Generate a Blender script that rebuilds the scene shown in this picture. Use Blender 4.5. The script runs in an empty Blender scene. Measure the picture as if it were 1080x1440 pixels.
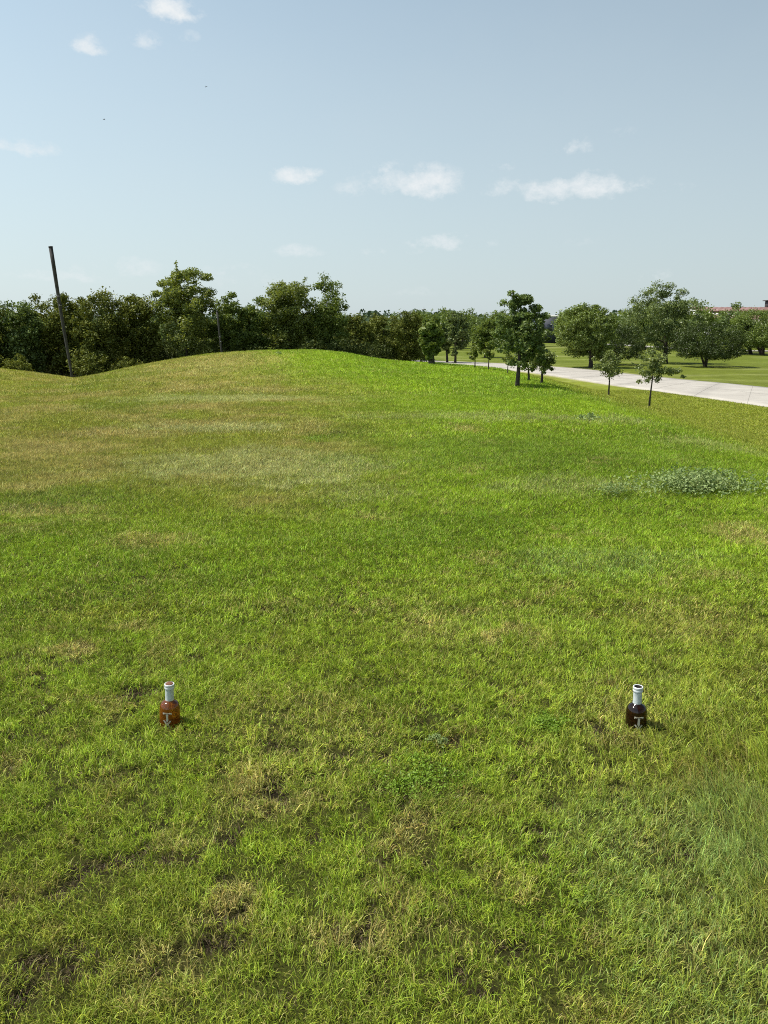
import bpy, math, random
import numpy as np
from mathutils import Vector
PI = math.pi
SC = bpy.context.scene
COL = SC.collection
rng = np.random.default_rng(7)
random.seed(7)

# ------------------------------------------------------------------ camera model
F, CX, CY = 1123.0, 540.0, 720.0
PITCH = math.radians(12.9)
CP, SP = math.cos(PITCH), math.sin(PITCH)
EYE = 1.6
LOW = -1.8

def ray(u, v):
    """(x per forward metre, drop per forward metre)"""
    a, b = u - CX, v - CY
    d = F * CP - b * SP
    return a / d, (b * CP + F * SP) / d

# ------------------------------------------------------------------ numpy noise
def _hash(ix, iy, s):
    h = (ix.astype(np.int64) * 374761393 + iy.astype(np.int64) * 668265263 + s * 974634533) & 0xffffffff
    h = ((h ^ (h >> 13)) * 1274126177) & 0xffffffff
    h = (h ^ (h >> 16)) & 0xffffffff
    return h / 4294967295.0

def vnoise(x, y, s=0):
    x = np.asarray(x, float); y = np.asarray(y, float)
    ix = np.floor(x); iy = np.floor(y)
    fx = x - ix; fy = y - iy
    fx = fx * fx * (3 - 2 * fx); fy = fy * fy * (3 - 2 * fy)
    a = _hash(ix, iy, s); b = _hash(ix + 1, iy, s)
    c = _hash(ix, iy + 1, s); d = _hash(ix + 1, iy + 1, s)
    return (a * (1 - fx) + b * fx) * (1 - fy) + (c * (1 - fx) + d * fx) * fy

def fbm(x, y, s=0, o=4):
    t = 0; a = .5; n = 0
    for k in range(o):
        t = t + a * vnoise(x * 2 ** k + 17.3 * k, y * 2 ** k - 9.1 * k, s + k); n += a; a *= .5
    return t / n

def sstep(a, b, x):
    t = np.clip((x - a) / (b - a), 0, 1)
    return t * t * (3 - 2 * t)

# ------------------------------------------------------------------ road centre line
NEAR_EDGE = np.array([(21.5, 8), (19.6, 22), (17.2, 36), (14.4, 50), (12.6, 62), (10.6, 70), (7.8, 77), (3.0, 83), (-4, 88), (-14, 92), (-30, 96)], float)
FAR_EDGE = np.array([(29.3, 8), (27.0, 25), (22.9, 48), (20.6, 56), (18.8, 64), (17.3, 71), (15.0, 76.5), (10.5, 84), (2, 92), (-10, 98), (-28, 103)], float)

def catmull(P, n):
    out = []
    Q = np.vstack([2 * P[0] - P[1], P, 2 * P[-1] - P[-2]])
    for i in range(1, len(Q) - 2):
        for k in range(n):
            t = k / n
            out.append(.5 * ((2 * Q[i]) + (-Q[i - 1] + Q[i + 1]) * t + (2 * Q[i - 1] - 5 * Q[i] + 4 * Q[i + 1] - Q[i + 2]) * t * t
                             + (-Q[i - 1] + 3 * Q[i] - 3 * Q[i + 1] + Q[i + 2]) * t ** 3))
    out.append(P[-1])
    return np.array(out)
RN = catmull(NEAR_EDGE, 10); RF = catmull(FAR_EDGE, 10)
RC = (RN + RF) / 2

def road_dist(x, y):
    x = np.asarray(x, float); y = np.asarray(y, float)
    d = np.full(x.shape, 1e9)
    for i in range(len(RC)):
        d = np.minimum(d, (x - RC[i, 0]) ** 2 + (y - RC[i, 1]) ** 2)
    return np.sqrt(d)

# ------------------------------------------------------------------ terrain
CRX = [-60, -40, -28, -20, -16, -14, -12.8, -11.8, -10.8, -9.5, -8.1, -6.2, -3.9, -2.5, -1.1, .56, 1.7, 2.8, 4.5, 7, 60]
CRZ = [.3, .5, .6, 0.35, .05, -.28, -.46, -.44, -.20, .2, .47, .68, .80, .80, .62, .33, .26, .23, .02, 0, 0]
# worn hollows in the turf: picked at (px, py) on the photographed ground, radius in m
HOLES_PX = [(60, 955, .06), (190, 970, .075), (395, 1048, .06), (480, 1062, .07), (548, 1060, .06), (385, 1125, .07), (375, 1150, .06), (260, 1197, .05),
            (325, 1195, .05), (160, 1220, .08), (125, 1235, .07), (98, 1250, .07), (200, 1212, .06), (300, 1332, .05), (510, 1300, .06), (136, 1330, .06), (115, 1358, .06),
            (100, 1388, .06), (70, 1392, .05), (335, 1295, .06), (200, 1165, .05), (868, 1078, .05), (775, 1125, .05), (615, 1040, .06), (745, 1165, .05),
            (30, 1270, .05), (560, 1130, .05), (265, 915, .05), (110, 925, .06), (560, 1395, .06), (640, 1370, .07), (420, 1385, .06), (220, 1345, .05), (700, 1325, .05), (590, 1010, .05), (35, 1370, .06), (450, 1170, .04), (520, 1225, .05)]
HOLES = []
for (px, py, r) in HOLES_PX:
    a, s = ray(px, py); yy = EYE / s
    HOLES.append((a * yy, yy, r * (.9 + .12 * yy)))

def hole_mask(x, y):
    m = np.zeros(np.shape(x))
    wx = x + .16 * (fbm(x * 12, y * 12, 91) - .5) * 2; wy = y + .12 * (fbm(x * 12, y * 12, 95) - .5) * 2
    for (hx, hy, r) in HOLES:
        m = np.maximum(m, 1 - sstep(.3, 1.05, np.hypot((wx - hx) / 1.3, wy - hy) / (r * .78)))
    pit = sstep(.74, .84, vnoise(wx * 19, wy * 19, 97)) * sstep(.45, .62, fbm(x * 1.7, y * 1.7, 98, 2)) * (1 - sstep(4.5, 6.5, y))
    return np.maximum(m, pit * .9)

def terrain(x, y):
    x = np.asarray(x, float); y = np.asarray(y, float)
    shoulder = 4.3 + .02 * (y - 10) * 0
    rx = np.clip((x - shoulder) / 9.0, 0, 1)
    rx = .55 * rx + .45 * (rx * rx * (3 - 2 * rx))
    rx = rx * sstep(0, .12, np.clip((x - shoulder) / 9.0, 0, 1) + 0)
    ry = sstep(32.5, 46, y)
    plat = (1 - rx) * (1 - ry)
    c = np.interp(x, CRX, CRZ)
    for dx in (-.8, .8): c = c + np.interp(x + dx, CRX, CRZ)
    c = c / 3
    b = sstep(19, 32.5, y)
    z = LOW + plat * (-LOW) + c * b * plat
    near = 1 - sstep(18, 40, y)
    z = z + near * (.022 * (fbm(x * 2.2, y * 2.2, 3, 3) - .5) * 2 + .05 * (fbm(x * .45, y * .45, 5, 2) - .5))
    z = z + (1 - near) * plat * .18 * (fbm(x * .3, y * .3, 8, 3) - .5)
    rd = road_dist(x, y)
    off = sstep(4.2, 9, rd)
    far = sstep(60, 110, y)
    z = z + off * far * .5 * (fbm(x * .03, y * .03, 12, 2) - .5)
    z = z - .06 * (1 - sstep(3.3, 4.4, rd))
    return z

def ground_at(u, v):
    a, s = ray(u, v)
    ys = np.concatenate([np.arange(1, 60, .05), np.arange(60, 600, .5)])
    zz = EYE - s * ys
    t = terrain(a * ys, ys)
    k = np.argmax(zz <= t)
    if zz[k] > t[k]: k = len(ys) - 1
    y = ys[k]
    return float(a * y), float(y), float(t[k])

# ------------------------------------------------------------------ materials
def mat(name):
    m = bpy.data.materials.new(name); m.use_nodes = True
    nt = m.node_tree; nt.nodes.clear()
    out = nt.nodes.new('ShaderNodeOutputMaterial')
    return m, nt, out

def N(nt, t, **kw):
    n = nt.nodes.new(t)
    for k, v in kw.items():
        if k.startswith('i_'): n.inputs[k[2:].replace('_', ' ')].default_value = v
        else: setattr(n, k, v)
    return n

def simple_mat(name, c1, c2, scale=8, rough=.8, bump=.2, metal=0, spec=.3, dist=.01):
    m, nt, out = mat(name)
    L = nt.links
    g = N(nt, 'ShaderNodeNewGeometry'); no = N(nt, 'ShaderNodeTexNoise', i_Scale=scale, i_Detail=6)
    L.new(g.outputs['Position'], no.inputs['Vector'])
    r = N(nt, 'ShaderNodeValToRGB'); r.color_ramp.elements[0].position = .3; r.color_ramp.elements[1].position = .7
    r.color_ramp.elements[0].color = (*c1, 1); r.color_ramp.elements[1].color = (*c2, 1)
    L.new(no.outputs['Fac'], r.inputs['Fac'])
    p = N(nt, 'ShaderNodeBsdfPrincipled', i_Roughness=rough, i_Metallic=metal); p.inputs['Specular IOR Level'].default_value = spec
    L.new(r.outputs['Color'], p.inputs['Base Color'])
    b = N(nt, 'ShaderNodeBump', i_Strength=bump, i_Distance=dist)
    L.new(no.outputs['Fac'], b.inputs['Height']); L.new(b.outputs['Normal'], p.inputs['Normal'])
    L.new(p.outputs['BSDF'], out.inputs['Surface'])
    return m

def leaf_mat(name, c1, c2, trans=.35, scale=.9, gloss=.03, c3=None):
    """leaf colour varies from leaf to leaf (per-island) and slowly over the crown"""
    m, nt, out = mat(name); L = nt.links
    g = N(nt, 'ShaderNodeNewGeometry'); no = N(nt, 'ShaderNodeTexNoise', i_Scale=scale, i_Detail=3)
    L.new(g.outputs['Position'], no.inputs['Vector'])
    mx = N(nt, 'ShaderNodeMath', operation='MULTIPLY_ADD'); mx.inputs[1].default_value = .45
    L.new(g.outputs['Random Per Island'], mx.inputs[0])
    m2 = N(nt, 'ShaderNodeMath', operation='MULTIPLY'); m2.inputs[1].default_value = .65
    L.new(no.outputs['Fac'], m2.inputs[0]); L.new(m2.outputs[0], mx.inputs[2])
    r = N(nt, 'ShaderNodeValToRGB'); r.color_ramp.elements[0].position = .2; r.color_ramp.elements[1].position = .8
    r.color_ramp.elements[0].color = (*c1, 1); r.color_ramp.elements[1].color = (*c2, 1)
    if c3:
        e = r.color_ramp.elements.new(.93); e.color = (*c3, 1)
    L.new(mx.outputs[0], r.inputs['Fac'])
    d = N(nt, 'ShaderNodeBsdfDiffuse'); t = N(nt, 'ShaderNodeBsdfTranslucent'); gl = N(nt, 'ShaderNodeBsdfGlossy', i_Roughness=.45)
    hs = N(nt, 'ShaderNodeHueSaturation', i_Hue=.485, i_Saturation=1.15, i_Value=1.3)
    L.new(r.outputs['Color'], d.inputs['Color']); L.new(r.outputs['Color'], hs.inputs['Color']); L.new(hs.outputs['Color'], t.inputs['Color'])
    a = N(nt, 'ShaderNodeMixShader'); a.inputs[0].default_value = trans
    L.new(d.outputs[0], a.inputs[1]); L.new(t.outputs[0], a.inputs[2])
    b = N(nt, 'ShaderNodeMixShader'); b.inputs[0].default_value = gloss
    L.new(a.outputs[0], b.inputs[1]); L.new(gl.outputs[0], b.inputs[2])
    L.new(b.outputs[0], out.inputs['Surface'])
    return m

def blade_mat():
    m, nt, out = mat('grass_blades'); L = nt.links
    at = N(nt, 'ShaderNodeAttribute', attribute_name='tint')
    d = N(nt, 'ShaderNodeBsdfDiffuse'); t = N(nt, 'ShaderNodeBsdfTranslucent'); gl = N(nt, 'ShaderNodeBsdfGlossy', i_Roughness=.5)
    L.new(at.outputs['Color'], d.inputs['Color']); L.new(at.outputs['Color'], t.inputs['Color'])
    a = N(nt, 'ShaderNodeMixShader'); a.inputs[0].default_value = .28
    L.new(d.outputs[0], a.inputs[1]); L.new(t.outputs[0], a.inputs[2])
    b = N(nt, 'ShaderNodeMixShader'); b.inputs[0].default_value = .018
    L.new(a.outputs[0], b.inputs[1]); L.new(gl.outputs[0], b.inputs[2])
    L.new(b.outputs[0], out.inputs['Surface'])
    return m

def ground_mat():
    m, nt, out = mat('turf_ground'); L = nt.links
    at = N(nt, 'ShaderNodeAttribute', attribute_name='tint')
    g = N(nt, 'ShaderNodeNewGeometry')
    n1 = N(nt, 'ShaderNodeTexNoise', i_Scale=38, i_Detail=8, i_Roughness=.75)
    n2 = N(nt, 'ShaderNodeTexNoise', i_Scale=1.7, i_Detail=9, i_Roughness=.7)
    n3 = N(nt, 'ShaderNodeTexNoise', i_Scale=.22, i_Detail=6, i_Roughness=.6)
    for n in (n1, n2, n3): L.new(g.outputs['Position'], n.inputs['Vector'])
    def ramp(n, a, b):
        q = N(nt, 'ShaderNodeMapRange'); q.inputs[1].default_value = .3; q.inputs[2].default_value = .7
        q.inputs[3].default_value = a; q.inputs[4].default_value = b
        L.new(n.outputs['Fac'], q.inputs[0]); return q
    m1 = N(nt, 'ShaderNodeMath', operation='MULTIPLY'); m2 = N(nt, 'ShaderNodeMath', operation='MULTIPLY')
    L.new(ramp(n1, .7, 1.3).outputs[0], m1.inputs[0]); L.new(ramp(n2, .8, 1.2).outputs[0], m1.inputs[1])
    L.new(m1.outputs[0], m2.inputs[0]); L.new(ramp(n3, .86, 1.14).outputs[0], m2.inputs[1])
    hs = N(nt, 'ShaderNodeHueSaturation')
    L.new(at.outputs['Color'], hs.inputs['Color']); L.new(m2.outputs[0], hs.inputs['Value'])
    p = N(nt, 'ShaderNodeBsdfPrincipled', i_Roughness=.95); p.inputs['Specular IOR Level'].default_value = .1
    L.new(hs.outputs['Color'], p.inputs['Base Color'])
    b = N(nt, 'ShaderNodeBump', i_Strength=.6, i_Distance=.03)
    L.new(n1.outputs['Fac'], b.inputs['Height']); L.new(b.outputs['Normal'], p.inputs['Normal'])
    L.new(p.outputs['BSDF'], out.inputs['Surface'])
    return m

M_BLADE = blade_mat(); M_GROUND = ground_mat()
M_BARK = simple_mat('bark', (.035, .028, .022), (.085, .07, .055), 14, .95, .8)
M_BARKDARK = simple_mat('juniper_bark', (.02, .016, .013), (.06, .045, .035), 14, .95, .8)
M_POLE = simple_mat('weathered_pole', (.035, .033, .032), (.075, .07, .066), 6, .9, .5)

# ------------------------------------------------------------------ mesh helpers
def mk(name, V, quads=None, tris=None, m=None, parent=None, tint=None, smooth=False, loc=None):
    V = np.asarray(V, np.float32).reshape(-1, 3)
    me = bpy.data.meshes.new(name)
    q = np.zeros((0, 4), np.int32) if quads is None or len(quads) == 0 else np.asarray(quads, np.int32).reshape(-1, 4)
    t = np.zeros((0, 3), np.int32) if tris is None or len(tris) == 0 else np.asarray(tris, np.int32).reshape(-1, 3)
    nl = q.size + t.size
    me.vertices.add(len(V)); me.vertices.foreach_set('co', V.ravel())
    me.loops.add(nl); me.loops.foreach_set('vertex_index', np.concatenate([q.ravel(), t.ravel()]))
    me.polygons.add(len(q) + len(t))
    ls = np.concatenate([np.arange(len(q)) * 4, q.size + np.arange(len(t)) * 3]).astype(np.int32)
    me.polygons.foreach_set('loop_start', ls)
    if smooth: me.polygons.foreach_set('use_smooth', np.ones(len(ls), bool))
    if tint is not None:
        a = me.attributes.new('tint', 'FLOAT_COLOR', 'POINT')
        c = np.ones((len(V), 4), np.float32); c[:, :3] = tint
        a.data.foreach_set('color', c.ravel())
    me.update(calc_edges=True); me.validate()
    if m: me.materials.append(m)
    o = bpy.data.objects.new(name, me); COL.objects.link(o)
    if parent: o.parent = parent
    if loc is not None: o.location = loc
    return o

class MB:
    def __init__(s): s.V = []; s.Q = []; s.T = []
    def n(s): return len(s.V)
    def box(s, c, d, rz=0):
        b = s.n(); cz, sz = math.cos(rz), math.sin(rz)
        for dz in (-1, 1):
            for (dx, dy) in ((-1, -1), (1, -1), (1, 1), (-1, 1)):
                x, y = dx * d[0] / 2, dy * d[1] / 2
                s.V.append((c[0] + x * cz - y * sz, c[1] + x * sz + y * cz, c[2] + dz * d[2] / 2))
        for f in ((0, 3, 2, 1), (4, 5, 6, 7), (0, 1, 5, 4), (1, 2, 6, 5), (2, 3, 7, 6), (3, 0, 4, 7)):
            s.Q.append([b + k for k in f])
    def tube(s, pts, rad, n=7, cap=True):
        pts = [Vector(p) for p in pts]; base = s.n()
        for i, p in enumerate(pts):
            d = (pts[min(i + 1, len(pts) - 1)] - pts[max(i - 1, 0)])
            if d.length < 1e-6: d = Vector((0, 0, 1))
            d.normalize()
            a = d.cross(Vector((0.31, .95, .05))); 
            if a.length < .1: a = d.cross(Vector((1, 0, 0)))
            a.normalize(); b = d.cross(a)
            for k in range(n):
                w = 2 * PI * k / n
                s.V.append(tuple(p + (a * math.cos(w) + b * math.sin(w)) * rad[i]))
        for i in range(len(pts) - 1):
            for k in range(n):
                q = base + i * n
                s.Q.append([q + k, q + (k + 1) % n, q + n + (k + 1) % n, q + n + k])
        if cap:
            for e, i in ((0, 0), (1, len(pts) - 1)):
                c = s.n(); s.V.append(tuple(pts[i]))
                for k in range(n):
                    q = base + i * n
                    s.T.append([c, q + (k + 1) % n, q + k] if e == 0 else [c, q + k, q + (k + 1) % n])
    def lathe(s, prof, n=32, c=(0, 0, 0), cap0=True, cap1=True):
        base = s.n()
        for (r, z) in prof:
            for k in range(n):
                w = 2 * PI * k / n
                s.V.append((c[0] + r * math.cos(w), c[1] + r * math.sin(w), c[2] + z))
        for i in range(len(prof) - 1):
            for k in range(n):
                q = base + i * n
                s.Q.append([q + k, q + (k + 1) % n, q + n + (k + 1) % n, q + n + k])
        for e, i, on in ((0, 0, cap0), (1, len(prof) - 1, cap1)):
            if on:
                cc = s.n(); s.V.append((c[0], c[1], c[2] + prof[i][1]))
                for k in range(n):
                    q = base + i * n
                    s.T.append([cc, q + (k + 1) % n, q + k] if e == 0 else [cc, q + k, q + (k + 1) % n])
    def build(s, name, m, parent=None, smooth=False, loc=None):
        return mk(name, s.V, s.Q, s.T, m, parent, smooth=smooth, loc=loc)

def empty(name, loc, label, cat, group=None, rz=0):
    o = bpy.data.objects.new(name, None); COL.objects.link(o)
    o.location = loc; o.rotation_euler = (0, 0, rz); o.empty_display_size = .2
    tag(o, label, cat, group); return o
def tag(o, label=None, cat=None, group=None, kind=None):
    if label: o['label'] = label
    if cat: o['category'] = cat
    if group: o['group'] = group
    if kind: o['kind'] = kind
    return o
def copy_tree(o, loc, scale=1.0, rz=0, label=None):
    r = o.copy(); COL.objects.link(r); r.location = loc; r.rotation_euler = (0, 0, rz)
    r.scale = (scale, scale, scale) if not isinstance(scale, tuple) else scale
    if label: r['label'] = label
    for ch in list(o.children):
        c = ch.copy(); COL.objects.link(c); c.parent = r
    return r

# ------------------------------------------------------------------ turf colour (the plants' own colour)
BRIGHT = np.array([.30, .435, .021]); DEEP = np.array([.16, .265, .022]); OLIVE = np.array([.31, .32, .045])
TAN = np.array([.50, .42, .14]); PALE = np.array([.52, .53, .20]); BLUEG = np.array([.25, .35, .095]); SOIL = np.array([.030, .021, .013])
def mix(a, b, t): return a * (1 - t[:, None]) + b * t[:, None]
# dry or pale patches seen in the turf: px, py, half width px, half height px, kind
PATCH = [(330, 655, 210, 20, 'pale'), (510, 690, 90, 14, 'soft'), (90, 628, 130, 9, 'tan'), (30, 640, 60, 9, 'tan'), (290, 600, 110, 7, 'pale'),
         (200, 762, 70, 12, 'tan'), (330, 560, 160, 5, 'pale'), (260, 572, 60, 5, 'tan'), (150, 610, 60, 6, 'tan'), (300, 510, 90, 9, 'tan'), (60, 575, 70, 6, 'tan'),
         (655, 600, 30, 5, 'tan'), (1050, 750, 60, 18, 'tan'), (600, 870, 60, 25, 'tanl'), (150, 900, 90, 25, 'tan'), (850, 590, 90, 6, 'soft'), (1000, 620, 90, 10, 'soft'),
         (800, 680, 120, 14, 'soft'), (640, 585, 160, 6, 'soft'), (380, 1110, 80, 40, 'tan'), (560, 1160, 50, 50, 'tan'), (270, 1180, 60, 20, 'tan'), (330, 1270, 70, 30, 'tan'),
         (960, 870, 90, 25, 'tanl'), (880, 1000, 60, 22, 'tanl'), (490, 1330, 120, 40, 'tan'), (230, 1370, 60, 40, 'tan'), (720, 1260, 60, 40, 'tan'), (810, 1380, 90, 40, 'tan'), (40, 1080, 60, 25, 'tan'),
         (700, 890, 60, 22, 'tan'), (60, 720, 90, 10, 'tan'), (960, 1290, 160, 160, 'blue'), (1060, 1180, 90, 80, 'blue'), (830, 790, 170, 22, 'blue'), (600, 1110, 60, 30, 'deep'),
         (130, 860, 120, 20, 'olive'), (720, 640, 220, 22, 'deep'), (640, 740, 160, 26, 'deep'), (80, 700, 110, 18, 'deep'), (480, 610, 60, 8, 'deep'), (420, 1020, 120, 50, 'tanl')]
PW = []
for (px, py, hw, hh, k) in PATCH:
    a, s = ray(px, py); yy = EYE / s
    if py < 540: yy = min(yy, 28)
    a2, s2 = ray(px + hw, py); s_up = ray(px, py - hh)[1]; y2 = EYE / s_up
    PW.append((a * yy, yy, abs(a2 - a) * yy, min(abs(y2 - yy) * 1.1, 4), k))

def turf_colour(x, y, dither=False):
    def dz(w):
        return .35 * w + .65 * (rng.random(len(w)) < w) if dither else w
    n1 = fbm(x * .35, y * .35, 21); n2 = fbm(x * 1.6, y * 1.6, 25); n3 = fbm(x * 6, y * 6, 29, 3); n4 = fbm(x * .8 + 30, y * .8, 33); n5 = fbm(x * 7, y * 7, 37, 3)
    c = mix(np.tile(BRIGHT, (len(x), 1)), DEEP, np.clip(sstep(.35, .75, n1) * .36 + sstep(.4, .75, n2) * .26, 0, 1))
    # near turf is duller and more mixed than the bright strip down the middle
    nearm = 1 - sstep(3.0, 6.5, y)
    c = mix(c, DEEP * .45 + OLIVE * .68, nearm * (.45 + .5 * sstep(.35, .7, n4)))
    c = mix(c, np.array([.26, .17, .07]), dz(nearm * .30 * sstep(.5, .75, n5) * sstep(.4, .6, n1)))
    # dry left side
    left = sstep(-.12, .16, (-x) / np.maximum(y, 3) - .02 - .13 * sstep(20, 27, y)) * sstep(5.0, 9.5, y) * (1 - .0 * y)
    c = mix(c, OLIVE, np.clip(left * (.85 + .6 * (n4 - .4)), 0, 1))
    c = mix(c, TAN, np.clip(left * sstep(.42, .72, .55 * n2 + .45 * n4) * .62, 0, 1))
    c = mix(c, TAN, dz(sstep(.58, .82, .6 * n2 + .4 * n5) * .45 * (1 - .6 * sstep(8, 20, y))))
    c = mix(c, DEEP, left * sstep(.52, .7, n1) * .3)
    # slope and verge to the right: olive
    rt = sstep(4.5, 7, x) * (1 - sstep(60, 90, y)) 
    c = mix(c, OLIVE * .78 + BRIGHT * .12, rt * .85)
    # lawn across the road: duller and drier
    fr = sstep(17, 20, x + .22 * (y - 36)) * sstep(30, 40, y)
    c = mix(c, OLIVE * .42 + DEEP * .3, fr * .92)
    farl = sstep(60, 110, y)
    c = mix(c, DEEP * .4 + OLIVE * .35, farl * .5)
    c = mix(c, PALE, sstep(.56, .74, fbm(x * .12, y * .5, 41)) * sstep(30, 60, y) * .35)
    for (cx, cy, rx, ry, k) in PW:
        d = np.hypot((x - cx) / rx, (y - cy) / ry)
        w = (1 - sstep(.3, 1.3, d + 1.5 * (n2 - .5) + .9 * (n5 - .5))) * (.75 + .4 * n3)
        t = {'pale': PALE, 'soft': PALE * .85, 'tan': TAN, 'tanl': TAN, 'blue': BLUEG, 'deep': DEEP * .9, 'olive': OLIVE}[k]
        if k == 'tan': w = w * (1 - (1 - sstep(4, 7, y)) * (1 - sstep(.38, .6, n5)))
        c = mix(c, t, dz(np.clip(w * {'pale': .72, 'soft': .42, 'tan': .65, 'tanl': .3, 'blue': .42, 'deep': .45, 'olive': .5}[k], 0, 1)))
    c = c * (.82 + .36 * n3)[:, None]
    return c

# ------------------------------------------------------------------ ground sheet
def axis(lo, hi, core0, core1, step, growth):
    a = list(np.arange(core0, core1 + 1e-6, step)); s = step; p = a[-1]
    while p < hi: s *= growth; p += s; a.append(p)
    s = step; p = a[0]; b = []
    while p > lo: s *= growth; p -= s; b.append(p)
    return np.array(b[::-1] + a)
gx = axis(-2500, 2500, -3.0, 3.2, .04, 1.03); gy = axis(-60, 3500, 1.2, 6.5, .04, 1.02)
X, Y = np.meshgrid(gx, gy)
xf, yf = X.ravel(), Y.ravel()
hm = hole_mask(xf, yf) * (yf < 12)
zf = terrain(xf, yf) - .018 * hm - .004 - .009 * (1 - sstep(7, 12, yf))
col = turf_colour(xf, yf)
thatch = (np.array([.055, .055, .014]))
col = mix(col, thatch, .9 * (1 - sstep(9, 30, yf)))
col = mix(col, SOIL, np.clip(hm * 1.2, 0, 1))
# sheet darkened in place of shade among blades, then dry fringe along the road
col = col * .6
rd = road_dist(xf, yf)
col = mix(col, np.array([.36, .34, .16]), (1 - sstep(3.6, 4.3, rd)) * .7)
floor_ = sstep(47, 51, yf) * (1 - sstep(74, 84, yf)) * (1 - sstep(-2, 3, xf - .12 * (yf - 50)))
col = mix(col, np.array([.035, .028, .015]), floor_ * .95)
nx, ny = len(gx), len(gy)
i = np.arange(nx * ny).reshape(ny, nx)
Q = np.stack([i[:-1, :-1], i[:-1, 1:], i[1:, 1:], i[1:, :-1]], -1).reshape(-1, 4)
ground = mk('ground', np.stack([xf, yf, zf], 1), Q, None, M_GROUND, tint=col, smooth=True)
tag(ground, kind='structure')

# ------------------------------------------------------------------ road
def road_material():
    m, nt, out = mat('concrete_road'); L = nt.links
    g = N(nt, 'ShaderNodeNewGeometry'); no = N(nt, 'ShaderNodeTexNoise', i_Scale=.8, i_Detail=9, i_Roughness=.7)
    L.new(g.outputs['Position'], no.inputs['Vector'])
    r = N(nt, 'ShaderNodeValToRGB'); r.color_ramp.elements[0].position = .3; r.color_ramp.elements[1].position = .72
    r.color_ramp.elements[0].color = (.32, .29, .25, 1); r.color_ramp.elements[1].color = (.44, .405, .35, 1)
    L.new(no.outputs['Fac'], r.inputs['Fac'])
    at = N(nt, 'ShaderNodeAttribute', attribute_name='tint'); mx = N(nt, 'ShaderNodeMix', data_type='RGBA', blend_type='MULTIPLY')
    mx.inputs[0].default_value = 1
    L.new(r.outputs['Color'], mx.inputs[6]); L.new(at.outputs['Color'], mx.inputs[7])
    p = N(nt, 'ShaderNodeBsdfPrincipled', i_Roughness=.9); L.new(mx.outputs[2], p.inputs['Base Color']); L.new(p.outputs[0], out.inputs['Surface'])
    return m
V = []; T = []; nn = 11
for k in range(len(RN)):
    for j in range(nn):
        t = j / (nn - 1); p = RN[k] * (1 - t) + RF[k] * t
        crown = .05 * (1 - (2 * t - 1) ** 2)
        V.append((p[0], p[1], LOW + .02 + crown))
        T.append([1, 1, 1] if k % 6 else [.82, .82, .82])
    for side, P in ((0, RN[k]), (1, RF[k])): pass
Q = [[k * nn + j, k * nn + j + 1, (k + 1) * nn + j + 1, (k + 1) * nn + j] for k in range(len(RN) - 1) for j in range(nn - 1)]
# edges turned down into the verge
b = len(V)
for k in range(len(RN)):
    V.append((RN[k][0], RN[k][1], LOW - .1)); V.append((RF[k][0], RF[k][1], LOW - .1)); T += [[.8] * 3] * 2
for k in range(len(RN) - 1):
    Q.append([k * nn, (k + 1) * nn, b + 2 * (k + 1), b + 2 * k]); Q.append([k * nn + nn - 1, b + 2 * k + 1, b + 2 * (k + 1) + 1, (k + 1) * nn + nn - 1])
tag(mk('road', V, Q, None, road_material(), tint=np.array(T), smooth=False), kind='structure')
jb = MB(); M_JOINT = simple_mat('road_joint', (.20, .18, .155), (.28, .26, .225), 3, .95, .1)
for k in range(0, len(RN) - 1, 3):
    d = (RN[k + 1] - RN[k]); d = d / np.hypot(*d) * .015; o_ = jb.n()
    for j in range(nn):
        t = j / (nn - 1); p = RN[k] * (1 - t) + RF[k] * t; zz = LOW + .024 + .05 * (1 - (2 * t - 1) ** 2)
        jb.V += [(p[0] - d[0], p[1] - d[1], zz), (p[0] + d[0], p[1] + d[1], zz)]
    jb.Q += [[o_ + 2 * j, o_ + 2 * j + 2, o_ + 2 * j + 3, o_ + 2 * j + 1] for j in range(nn - 1)]
o_ = jb.n()
for k in range(len(RN)):
    p = RC[k]; jb.V += [(p[0] - .012, p[1], LOW + .074), (p[0] + .012, p[1], LOW + .074)]
jb.Q += [[o_ + 2 * k, o_ + 2 * k + 1, o_ + 2 * k + 3, o_ + 2 * k + 2] for k in range(len(RN) - 1)]
tag(jb.build('road_joints', M_JOINT), kind='structure')
# access drive far off on the right
M_DRIVE = simple_mat('drive_surface', (.30, .28, .26), (.42, .39, .36), 1.2, .9, .1)
DC = catmull(np.array([(120, 128), (62, 131), (52, 150), (48, 200), (42, 238), (20, 250), (-30, 262)], float), 10)
V = []; Q = []
for k in range(len(DC)):
    d = DC[min(k + 1, len(DC) - 1)] - DC[max(k - 1, 0)]; d /= np.hypot(*d); n_ = np.array([-d[1], d[0]])
    for j in range(5):
        p = DC[k] + n_ * (j / 4 - .5) * 5
        V.append((p[0], p[1], float(terrain(p[0], p[1])) + .08))
Q = [[k * 5 + j, (k + 1) * 5 + j, (k + 1) * 5 + j + 1, k * 5 + j + 1] for k in range(len(DC) - 1) for j in range(4)]
tag(mk('path', V, Q, None, M_DRIVE), kind='structure')

# ------------------------------------------------------------------ bottles' places (needed by the grass)
def flat_at(px, py):
    a, s = ray(px, py); y = EYE / s
    for _ in range(5): y = (EYE - float(terrain(a * y, y))) / s
    return a * y, y, float(terrain(a * y, y))
BL = flat_at(239, 1016); BR = flat_at(894, 1019)

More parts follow.
